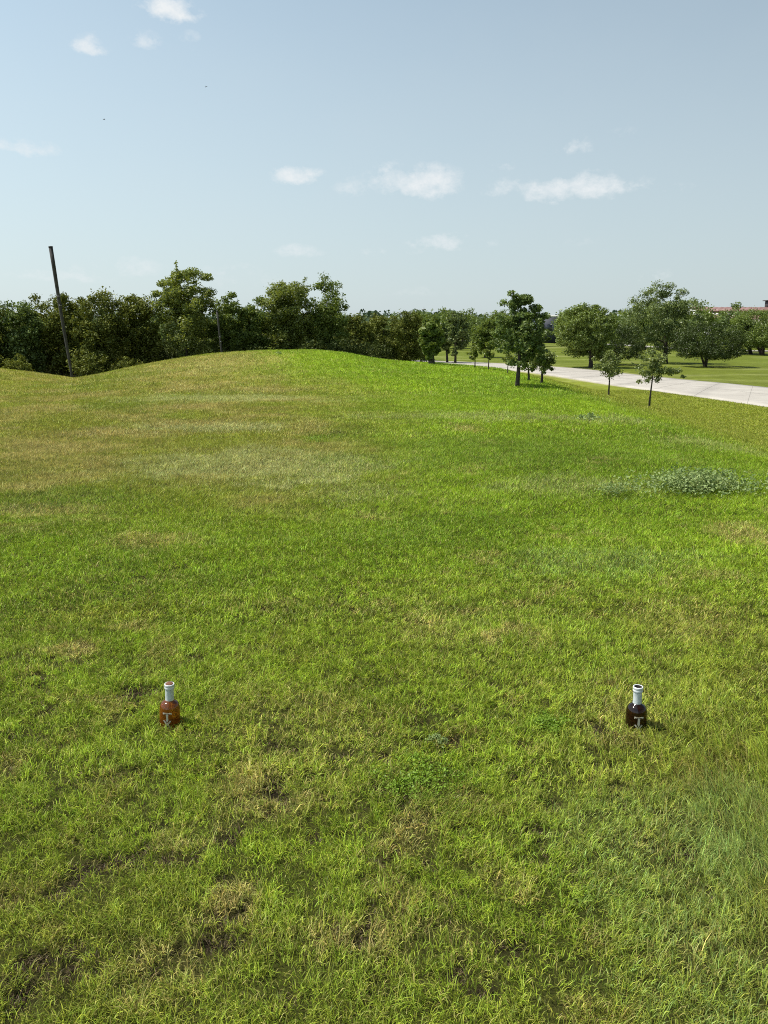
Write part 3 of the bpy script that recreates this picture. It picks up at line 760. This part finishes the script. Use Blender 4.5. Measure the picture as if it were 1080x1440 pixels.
for (px, y, s) in [(-60, 66, 1), (0, 67, .95), (110, 67, 1.0), (155, 68, .95), (300, 69, .95), (335, 70, .95), (370, 71, 1), (410, 72, 1.0), (450, 74, .95), (490, 79, .9), (520, 84, .9), (550, 88, .95), (580, 92, .9), (-110, 62, 1.1), (-160, 62, 1.0)]:
    x = ray(px, 500)[0] * y
    copy_tree((back, back2)[k % 2], (x, y, float(terrain(x, y))), s, rd.uniform(0, 6)); k += 1

# -- far trees, grouped by what they stand near
far1 = tree('distant_tree', 'distant dark tree in the row beyond the far lawn', 'tree', (30, 130, float(terrain(30, 130))), 6.8, (3.6, 3.6, 2.9), 4.0, M_BARK, L_OAK, 70, K=70, n=6500, leaf=.36, trunk_r=.3, clump=.26, lump=.3, group='distant trees beyond the far lawn')
far2 = tree('distant_tree', 'distant dark tree in the row beyond the far lawn', 'tree', (46, 150, float(terrain(46, 150))), 7.4, (4.4, 4.4, 3.3), 4.2, M_BARK, L_ELM, 71, K=70, n=6500, leaf=.365, trunk_r=.3, clump=.26, lump=.3, group='distant trees beyond the far lawn')
k = 0
for (px, y, s) in [(628, 150, .95), (650, 165, .95), (672, 150, .8), (695, 175, .95), (706, 190, 1.05), (722, 160, .9), (806, 215, 1.0), (812, 150, .9), (870, 118, .8), (905, 140, 1.1), (921, 150, .9),
                   (960, 160, 1.15), (975, 135, .8), (1010, 125, .95), (1030, 120, .9), (1092, 150, 1.0), (1120, 130, 1.0), (1150, 140, 1.1), (590, 160, 1.0), (610, 140, .9)]:
    x = ray(px, 490)[0] * y
    copy_tree((far1, far2)[k % 2], (x, y, float(terrain(x, y))), s, rd.uniform(0, 6)); k += 1

# far woodland on the skyline
L_FAR = leaf_mat('far_wood_haze_leaf', (.045, .08, .04), (.10, .14, .075), .2, .03, .03)  # bluish leaf tint stands in for haze over the distance
r = np.random.default_rng(90)
PP = []
for kx in range(360):
    ang = r.uniform(-1.0, 1.0); dd = r.uniform(260, 420); x = math.tan(ang) * dd * .9; y = dd
    if y < 300 and 28 < x < 150: y += 120
    h = 7.5 + 3.0 * vnoise(x * .01, y * .01, 4) + r.uniform(-1, 1.5); w = r.uniform(5, 9)
    m = 330; o = r.normal(0, 1, (m, 3)); o = o / np.linalg.norm(o, axis=1)[:, None] * r.random((m, 1)) ** .4
    PP.append(np.array([x, y, float(terrain(x, y)) + h * .5]) + o * np.array([w, w, h * .52]))
PP = np.vstack(PP); V, Q = leaf_quads(PP, 1.3, r, .4, .8)
tag(mk('far_woodland', V, Q, None, L_FAR), 'low dark far-off wood closing the horizon behind the golf course', 'woodland', kind='stuff')

# ------------------------------------------------------------------ poles
M_BAND = simple_mat('band_metal', (.12, .12, .12), (.2, .2, .2), 20, .5, .1, .6)
def pole(base_px, y, vtop_px, wb, wt, label, m=M_POLE):
    bx = ray(base_px[0], base_px[1])[0] * y; z0 = float(terrain(bx, y))
    a, s = ray(*vtop_px); tx = a * y; tz = EYE - s * y
    e = empty('utility_pole', (bx, y, z0), label, 'pole', 'bare wooden poles before the thicket')
    # continue the line of the pole down to the ground
    a0, s0 = ray(*base_px); vx = a0 * y; vz = EYE - s0 * y
    t = (z0 - .3 - tz) / (vz - tz); gx_ = tx + (vx - tx) * t
    b = MB(); n = 8
    pts = [((gx_ - bx) + (tx - gx_) * k / n + .012 * math.sin(k), 0, -.3 + (tz - z0 + .3) * k / n) for k in range(n + 1)]
    b.tube(pts, [wb + (wt - wb) * k / n for k in range(n + 1)], 12); b.build('shaft', m, e, True)
    c = MB(); p = Vector(pts[-1]); q = Vector(pts[-2]); d = (p - q).normalized()
    c.tube([p + d * .003, p + d * .05, p + d * .065], [wt * 1.12, wt * 1.12, wt * .6], 12); c.build('top_cap', m, e, True)
    for f in (.62, .68):
        s_ = MB()
        p = Vector(pts[0]).lerp(Vector(pts[-1]), f); rr = wb + (wt - wb) * f
        s_.tube([p - d * .03, p + d * .03], [rr * 1.06, rr * 1.06], 12)
        s_.build('metal_band', M_BAND, e)
    return e
pole((101, 530), 44, (71, 348), .06, .105, 'tall dark leaning bare pole rising above the thicket on the left')
pole((312, 495), 50, (305, 438), .05, .06, 'short thin leaning pole half lost against the dark thicket')

# ------------------------------------------------------------------ radio mast
def mast(px, y, vtop):
    x = ray(px, 450)[0] * y; z0 = float(terrain(x, y)); H = EYE - ray(px, vtop)[1] * y - z0
    e = empty('radio_mast', (x, y, z0), 'thin lattice radio mast poking above the far wood', 'mast')
    m = simple_mat('mast_steel', (.25, .25, .26), (.4, .4, .42), 2, .6, .1, .5)
    b = MB(); w0, w1 = .9, .35
    def corner(k, t): w = w0 + (w1 - w0) * t; a = 2 * PI * k / 3; return Vector((w * math.cos(a), w * math.sin(a), H * .93 * t))
    for k in range(3): b.tube([corner(k, 0), corner(k, 1)], [.13, .10], 5)
    b.build('mast_legs', m, e)
    c = MB()
    for j in range(14):
        for k in range(3):
            c.tube([corner(k, j / 14), corner((k + 1) % 3, (j + 1) / 14)], [.06, .06], 4)
    c.build('bracing', m, e)
    a = MB(); a.tube([(0, 0, H * .92), (0, 0, H)], [.08, .04], 6)
    for t in (.8, .9): a.box((0, 0, H * t), (2.0, .5, .5))
    a.build('antenna', m, e)
mast(596, 430, 431)

# ------------------------------------------------------------------ buildings
M_RED = simple_mat('red_metal_roof', (.19, .105, .09), (.27, .15, .13), .5, .5, .1)
M_WHITE = simple_mat('pale_wall', (.62, .6, .57), (.75, .73, .7), .6, .8, .1)
M_DARKW = simple_mat('dark_glazing', (.02, .024, .03), (.05, .055, .065), .4, .25, .02, 0, .6)
M_NAVY = simple_mat('slate_blue_wall', (.03, .036, .05), (.05, .058, .08), .4, .6, .1)
M_TRIM = simple_mat('dark_trim', (.04, .03, .03), (.07, .06, .06), 2, .7, .1)
def clubhouse():
    y = 170; xl = ray(991, 440)[0] * y; xr = xl + 44
    z0 = float(terrain(xl, y)); 
    def hz(v, px=1010): return EYE - ray(px, v)[1] * y - z0
    e = empty('clubhouse', (xl, y, z0), 'long red-roofed two-storey building behind the trees at the right border', 'building')
    W = xr - xl; D = 16
    z_r1 = hz(430.5); z_e1 = hz(436); z_w = hz(441.5); z_r2 = hz(442); z_e2 = hz(447.5)
    b = MB(); b.box((W / 2, D / 2 + 2.2, z_e1 / 2), (W - 1.2, D - 4.4, z_e1)); b.build('upper_wall', M_DARKW, e)
    b = MB(); b.box((W / 2 + .2, D / 2, z_e2 / 2), (W, D, z_e2)); b.build('lower_wall', M_WHITE, e)
    # roofs: sloping sheets with thickness
    def roof(name, x0, x1, y0, y1, za, zb_):
        V = [(x0, y0, za), (x1, y0, za), (x1, y1, zb_), (x0, y1, zb_)]; V += [(p[0], p[1], p[2] - .3) for p in V]
        Qs = [[0, 1, 2, 3], [4, 7, 6, 5], [0, 4, 5, 1], [1, 5, 6, 2], [2, 6, 7, 3], [3, 7, 4, 0]]
        o = mk(name, V, Qs, None, M_RED, e)
        s = MB()
        for k in range(int((x1 - x0) / 1.2)): 
            xx = x0 + .6 + k * 1.2; n = 1
            s.tube([(xx, y0, za + .03), (xx, y1, zb_ + .03)], [.05, .05], 4)
        s.build('roof_seams', M_RED, o)
    roof('upper_roof', 0, W, 1.6, D / 2, z_e1, z_r1); roof('upper_roof', 0, W, D - 1.4, D / 2 + .01, z_e1, z_r1)
    roof('lower_roof', -.6, W + .6, -1.5, 2.1, z_e2, z_r2)
    # gable-end wall, white
    g = MB(); g.V = [(-.02, 2.2, z_r2), (-.02, D - 2.2, z_r2), (-.02, D - 2.2, z_e1 - .3), (-.02, D / 2, z_r1 - .4), (-.02, 2.2, z_e1 - .3)]; g.T = [[0, 2, 1], [0, 3, 2], [0, 4, 3]]
    g.build('gable_wall', M_WHITE, e)
    for k in range(12):
        b = MB(); b.box((1.2 + k * 3.7, 2.05, (z_r2 + z_e1) / 2), (.28, .3, z_e1 - z_r2)); b.build('gallery_post', M_WHITE, e)
    for k in range(11):
        w = MB(); w.box((3.05 + k * 3.7, 2.15, (z_r2 + z_e1) / 2 + .1), (2.4, .1, (z_e1 - z_r2) * .55)); f = w.build('window', M_WHITE if k % 3 == 1 else M_DARKW, e)
    for k in range(8):
        w = MB(); w.box((3 + k * 5.2, -.03, 1.4), (1.6, .1, 1.7)); w.build('window', M_DARKW, e)
    # roof lantern
    cx = ray(1080, 426)[0] * (y + 8) - xl
    c = MB(); c.box((cx + .6, D / 2, z_r1 + .45), (1.7, 1.7, 1.7)); l = c.build('roof_lantern', M_TRIM, e)
    c = MB(); c.box((cx + .6, D / 2, z_r1 + 1.38), (2.5, 2.5, .16)); c.build('lantern_cap', M_TRIM, l)
clubhouse()
def flat_building():
    y = 200; xl = ray(756, 450)[0] * y; xr = ray(812, 450)[0] * y; z0 = float(terrain(xl, y)); H = EYE - ray(775, 443)[1] * y - z0
    e = empty('flat_roofed_building', (xl, y, z0), 'dark blue flat-roofed building with white roof edge, seen right of the tall oak', 'building')
    W = xr - xl
    b = MB(); b.box((W / 2, 7, (H - .5) / 2), (W, 14, H - .5)); b.build('wall', M_NAVY, e)
    b = MB(); b.box((W / 2, 7, H - .25), (W + 1, 15, .5)); b.build('roof', M_WHITE, e)
    for k in range(5):
        w = MB(); w.box((1.2 + k * 1.8, -.04, H * .55), (1.1, .12, 1.5)); w.build('window', M_DARKW, e)
flat_building()

# ------------------------------------------------------------------ tree bag on the small oak's trunk
# ------------------------------------------------------------------ birds, two specks in the sky
M_BIRD = simple_mat('bird_feathers', (.02, .02, .022), (.05, .05, .05), 20, .8, .1)
def bird(px, py, y, yaw, label, span):
    a, s = ray(px, py); x = a * y; z = EYE - s * y
    e = empty('bird', (x, y, z), label, 'bird', None, yaw)
    b = MB(); b.tube([(0, -.11, 0), (0, -.08, .005), (0, -.02, .01), (0, .06, .005), (0, .12, 0), (0, .17, 0)], [.006, .022, .032, .028, .014, .02], 8)
    V = list(b.V); 
    body = b.build('body', M_BIRD, e, True)
    w = MB()
    for sx in (-1, 1):
        o = w.n(); w.V += [(sx * .02, -.04, .01), (sx * .02, .06, .01), (sx * span * .25, .04, .06), (sx * span * .25, -.05, .06), (sx * span * .5, .05, .03)]
        w.V += [(p[0], p[1], p[2] - .006) for p in w.V[o:o + 5]]
        w.Q += [[o, o + 1, o + 2, o + 3], [o + 5, o + 8, o + 7, o + 6], [o, o + 3, o + 8, o + 5], [o + 1, o + 6, o + 7, o + 2]]; w.T += [[o + 3, o + 2, o + 4], [o + 8, o + 9, o + 7], [o + 3, o + 4, o + 9], [o + 3, o + 9, o + 8], [o + 2, o + 7, o + 9], [o + 2, o + 9, o + 4]]
    w.build('wings', M_BIRD, e)
bird(290, 122, 90, .6, 'tiny dark bird high in the sky, the upper right of two specks', .3)
bird(146, 168, 90, -.5, 'tiny dark bird in the sky, the lower left of two specks', .34)

# ------------------------------------------------------------------ sky
SUN_EL, SUN_AZ = math.radians(60), math.radians(-84)   # azimuth from +Y towards +X
w = bpy.data.worlds.new('World'); SC.world = w; w.use_nodes = True
nt = w.node_tree; nt.nodes.clear(); L = nt.links
out = N(nt, 'ShaderNodeOutputWorld'); bg = N(nt, 'ShaderNodeBackground'); bg.inputs[1].default_value = .125
sky = N(nt, 'ShaderNodeTexSky', sky_type='NISHITA'); sky.sun_disc = False; sky.sun_elevation = SUN_EL; sky.sun_rotation = SUN_AZ
sky.air_density = 1.0; sky.dust_density = 1.2; sky.ozone_density = 1.6; sky.altitude = 150
hs = N(nt, 'ShaderNodeHueSaturation', i_Saturation=.8, i_Value=1.0)
L.new(sky.outputs[0], hs.inputs['Color'])
tc = N(nt, 'ShaderNodeTexCoord'); sx = N(nt, 'ShaderNodeSeparateXYZ'); L.new(tc.outputs['Generated'], sx.inputs[0])
def M(op, a, b=None, c=None, clamp=False):
    n = N(nt, 'ShaderNodeMath', operation=op); n.use_clamp = clamp
    for k, v in enumerate((a, b, c)):
        if v is None: continue
        if isinstance(v, (int, float)): n.inputs[k].default_value = v
        else: L.new(v, n.inputs[k])
    return n.outputs[0]
az = M('ARCTAN2', sx.outputs[0], sx.outputs[1]); el = M('ARCSINE', sx.outputs[2])
nz = N(nt, 'ShaderNodeTexNoise', i_Scale=34, i_Detail=10, i_Roughness=.68); nz2 = N(nt, 'ShaderNodeTexNoise', i_Scale=8, i_Detail=6, i_Roughness=.6); nw = N(nt, 'ShaderNodeTexNoise', i_Scale=22, i_Detail=5, i_Roughness=.6)
mp = N(nt, 'ShaderNodeMapping'); mp.inputs['Scale'].default_value = (1, 1, 1.45)
L.new(tc.outputs['Generated'], mp.inputs[0]); L.new(mp.outputs[0], nz.inputs['Vector']); L.new(mp.outputs[0], nz2.inputs['Vector']); L.new(mp.outputs[0], nw.inputs['Vector']); ws = N(nt, 'ShaderNodeSeparateColor'); L.new(nw.outputs['Color'], ws.inputs[0])
wu = M('MULTIPLY', M('SUBTRACT', ws.outputs[0], .5), 1.7); wv = M('MULTIPLY', M('SUBTRACT', ws.outputs[1], .5), 1.9)
CL = [(234, 14, 34, 24, 1.0), (128, 67, 26, 15, .95), (205, 60, 20, 14, .5), (24, 210, 52, 12, .6), (420, 249, 30, 15, .95), (583, 256, 62, 24, .85), (498, 266, 26, 12, .4), (800, 268, 86, 18, .85),
      (808, 207, 26, 14, .55), (709, 237, 16, 12, .45), (880, 190, 20, 9, .22), (620, 342, 50, 14, .62), (522, 357, 18, 7, .4), (418, 357, 28, 10, .5), (935, 265, 34, 8, .32), (180, 378, 50, 12, .35), (110, 388, 44, 14, .4),
      (320, 382, 36, 9, .28), (50, 384, 36, 9, .25), (925, 390, 20, 9, .35), (685, 345, 20, 6, .25), (580, 352, 14, 8, .35), (590, 412, 40, 7, .2), (265, 55, 12, 9, .3), (350, 398, 60, 10, .22), (825, 338, 24, 7, .15)]
acc = None
for (px, py, hw, hh, st) in CL:
    a, s = ray(px, py); a0 = math.atan(a); e0 = math.atan(-s * math.cos(a0))
    a2 = math.atan(ray(px + hw, py)[0]); s2 = ray(px, py - hh)[1]; e2 = math.atan(-s2 * math.cos(a0))
    u = M('ADD', M('DIVIDE', M('SUBTRACT', az, a0), abs(a2 - a0) * 1.32), wu); v = M('ADD', M('DIVIDE', M('SUBTRACT', el, e0), abs(e2 - e0) * 1.38), wv)
    vv = M('MULTIPLY', v, M('MULTIPLY_ADD', M('LESS_THAN', v, 0.0), .7, 1.0))   # flatter underside
    d = M('ADD', M('MULTIPLY', u, u), M('MULTIPLY', vv, vv))
    f = M('MULTIPLY', M('SUBTRACT', 1.0, d, clamp=True), st)
    acc = f if acc is None else M('MAXIMUM', acc, f)
t = M('ADD', M('MULTIPLY', acc, 1.25), M('MULTIPLY', M('SUBTRACT', nz.outputs['Fac'], .62), M('MULTIPLY', M('MINIMUM', M('MULTIPLY', acc, 3.0), 1.0), 2.6)))
cl = M('MULTIPLY', t, .85, clamp=True)
# milky summer haze in the air, thickest low down
tn = N(nt, 'ShaderNodeMix', data_type='RGBA', blend_type='MULTIPLY'); tn.inputs[0].default_value = 1; L.new(hs.outputs[0], tn.inputs[6]); tv = N(nt, 'ShaderNodeCombineXYZ'); L.new(tv.outputs[0], tn.inputs[7])
for k_, q_ in enumerate((.78, .88, .82)): L.new(M('MULTIPLY', M('MULTIPLY_ADD', az, -.22, 1.0), q_), tv.inputs[k_])
low = M('SUBTRACT', 1.0, M('DIVIDE', M('ABSOLUTE', el), .52), clamp=True)
veil = M('ADD', M('MULTIPLY', M('POWER', low, .75), .84), M('MULTIPLY', M('SUBTRACT', nz2.outputs['Fac'], .5), .10), clamp=True)
sunside = M('MULTIPLY_ADD', az, -.17, 1.0)
vc = N(nt, 'ShaderNodeCombineXYZ')
for k_, q_ in enumerate((3.52, 4.02, 4.26)): L.new(M('MULTIPLY', sunside, q_), vc.inputs[k_])
mxv = N(nt, 'ShaderNodeMix', data_type='RGBA'); L.new(veil, mxv.inputs[0]); L.new(tn.outputs[2], mxv.inputs[6]); L.new(vc.outputs[0], mxv.inputs[7])
mxc = N(nt, 'ShaderNodeMix', data_type='RGBA'); L.new(cl, mxc.inputs[0]); L.new(mxv.outputs[2], mxc.inputs[6]); mxc.inputs[7].default_value = (4.8, 5.0, 5.1, 1)
L.new(mxc.outputs[2], bg.inputs[0]); L.new(bg.outputs[0], out.inputs[0])

sd = bpy.data.lights.new('sun', 'SUN'); sd.energy = 4.2; sd.angle = math.radians(.5); sd.color = (1, .95, .87)
so = bpy.data.objects.new('sun', sd); COL.objects.link(so)
dv = Vector((math.cos(SUN_EL) * math.sin(SUN_AZ), math.cos(SUN_EL) * math.cos(SUN_AZ), math.sin(SUN_EL)))
so.rotation_euler = dv.to_track_quat('Z', 'Y').to_euler(); so.location = dv * 50

# ------------------------------------------------------------------ camera
cd = bpy.data.cameras.new('camera'); co = bpy.data.objects.new('camera', cd); COL.objects.link(co)
cd.sensor_fit = 'VERTICAL'; cd.sensor_height = 36; cd.sensor_width = 27; cd.lens = F / 1440 * 36
cd.clip_start = .05; cd.clip_end = 8000
co.location = (0, 0, EYE); co.rotation_euler = (PI / 2 - PITCH, 0, 0)
SC.camera = co
SC.view_settings.view_transform = 'Standard'; SC.view_settings.look = 'None'; SC.view_settings.exposure = .5; SC.view_settings.gamma = 1
SC.render.engine = 'CYCLES'
SC.cycles.use_denoising = False; SC.cycles.pixel_filter_type = 'BLACKMAN_HARRIS'; SC.cycles.filter_width = 1.05; SC.cycles.max_bounces = 8; SC.cycles.transparent_max_bounces = 8
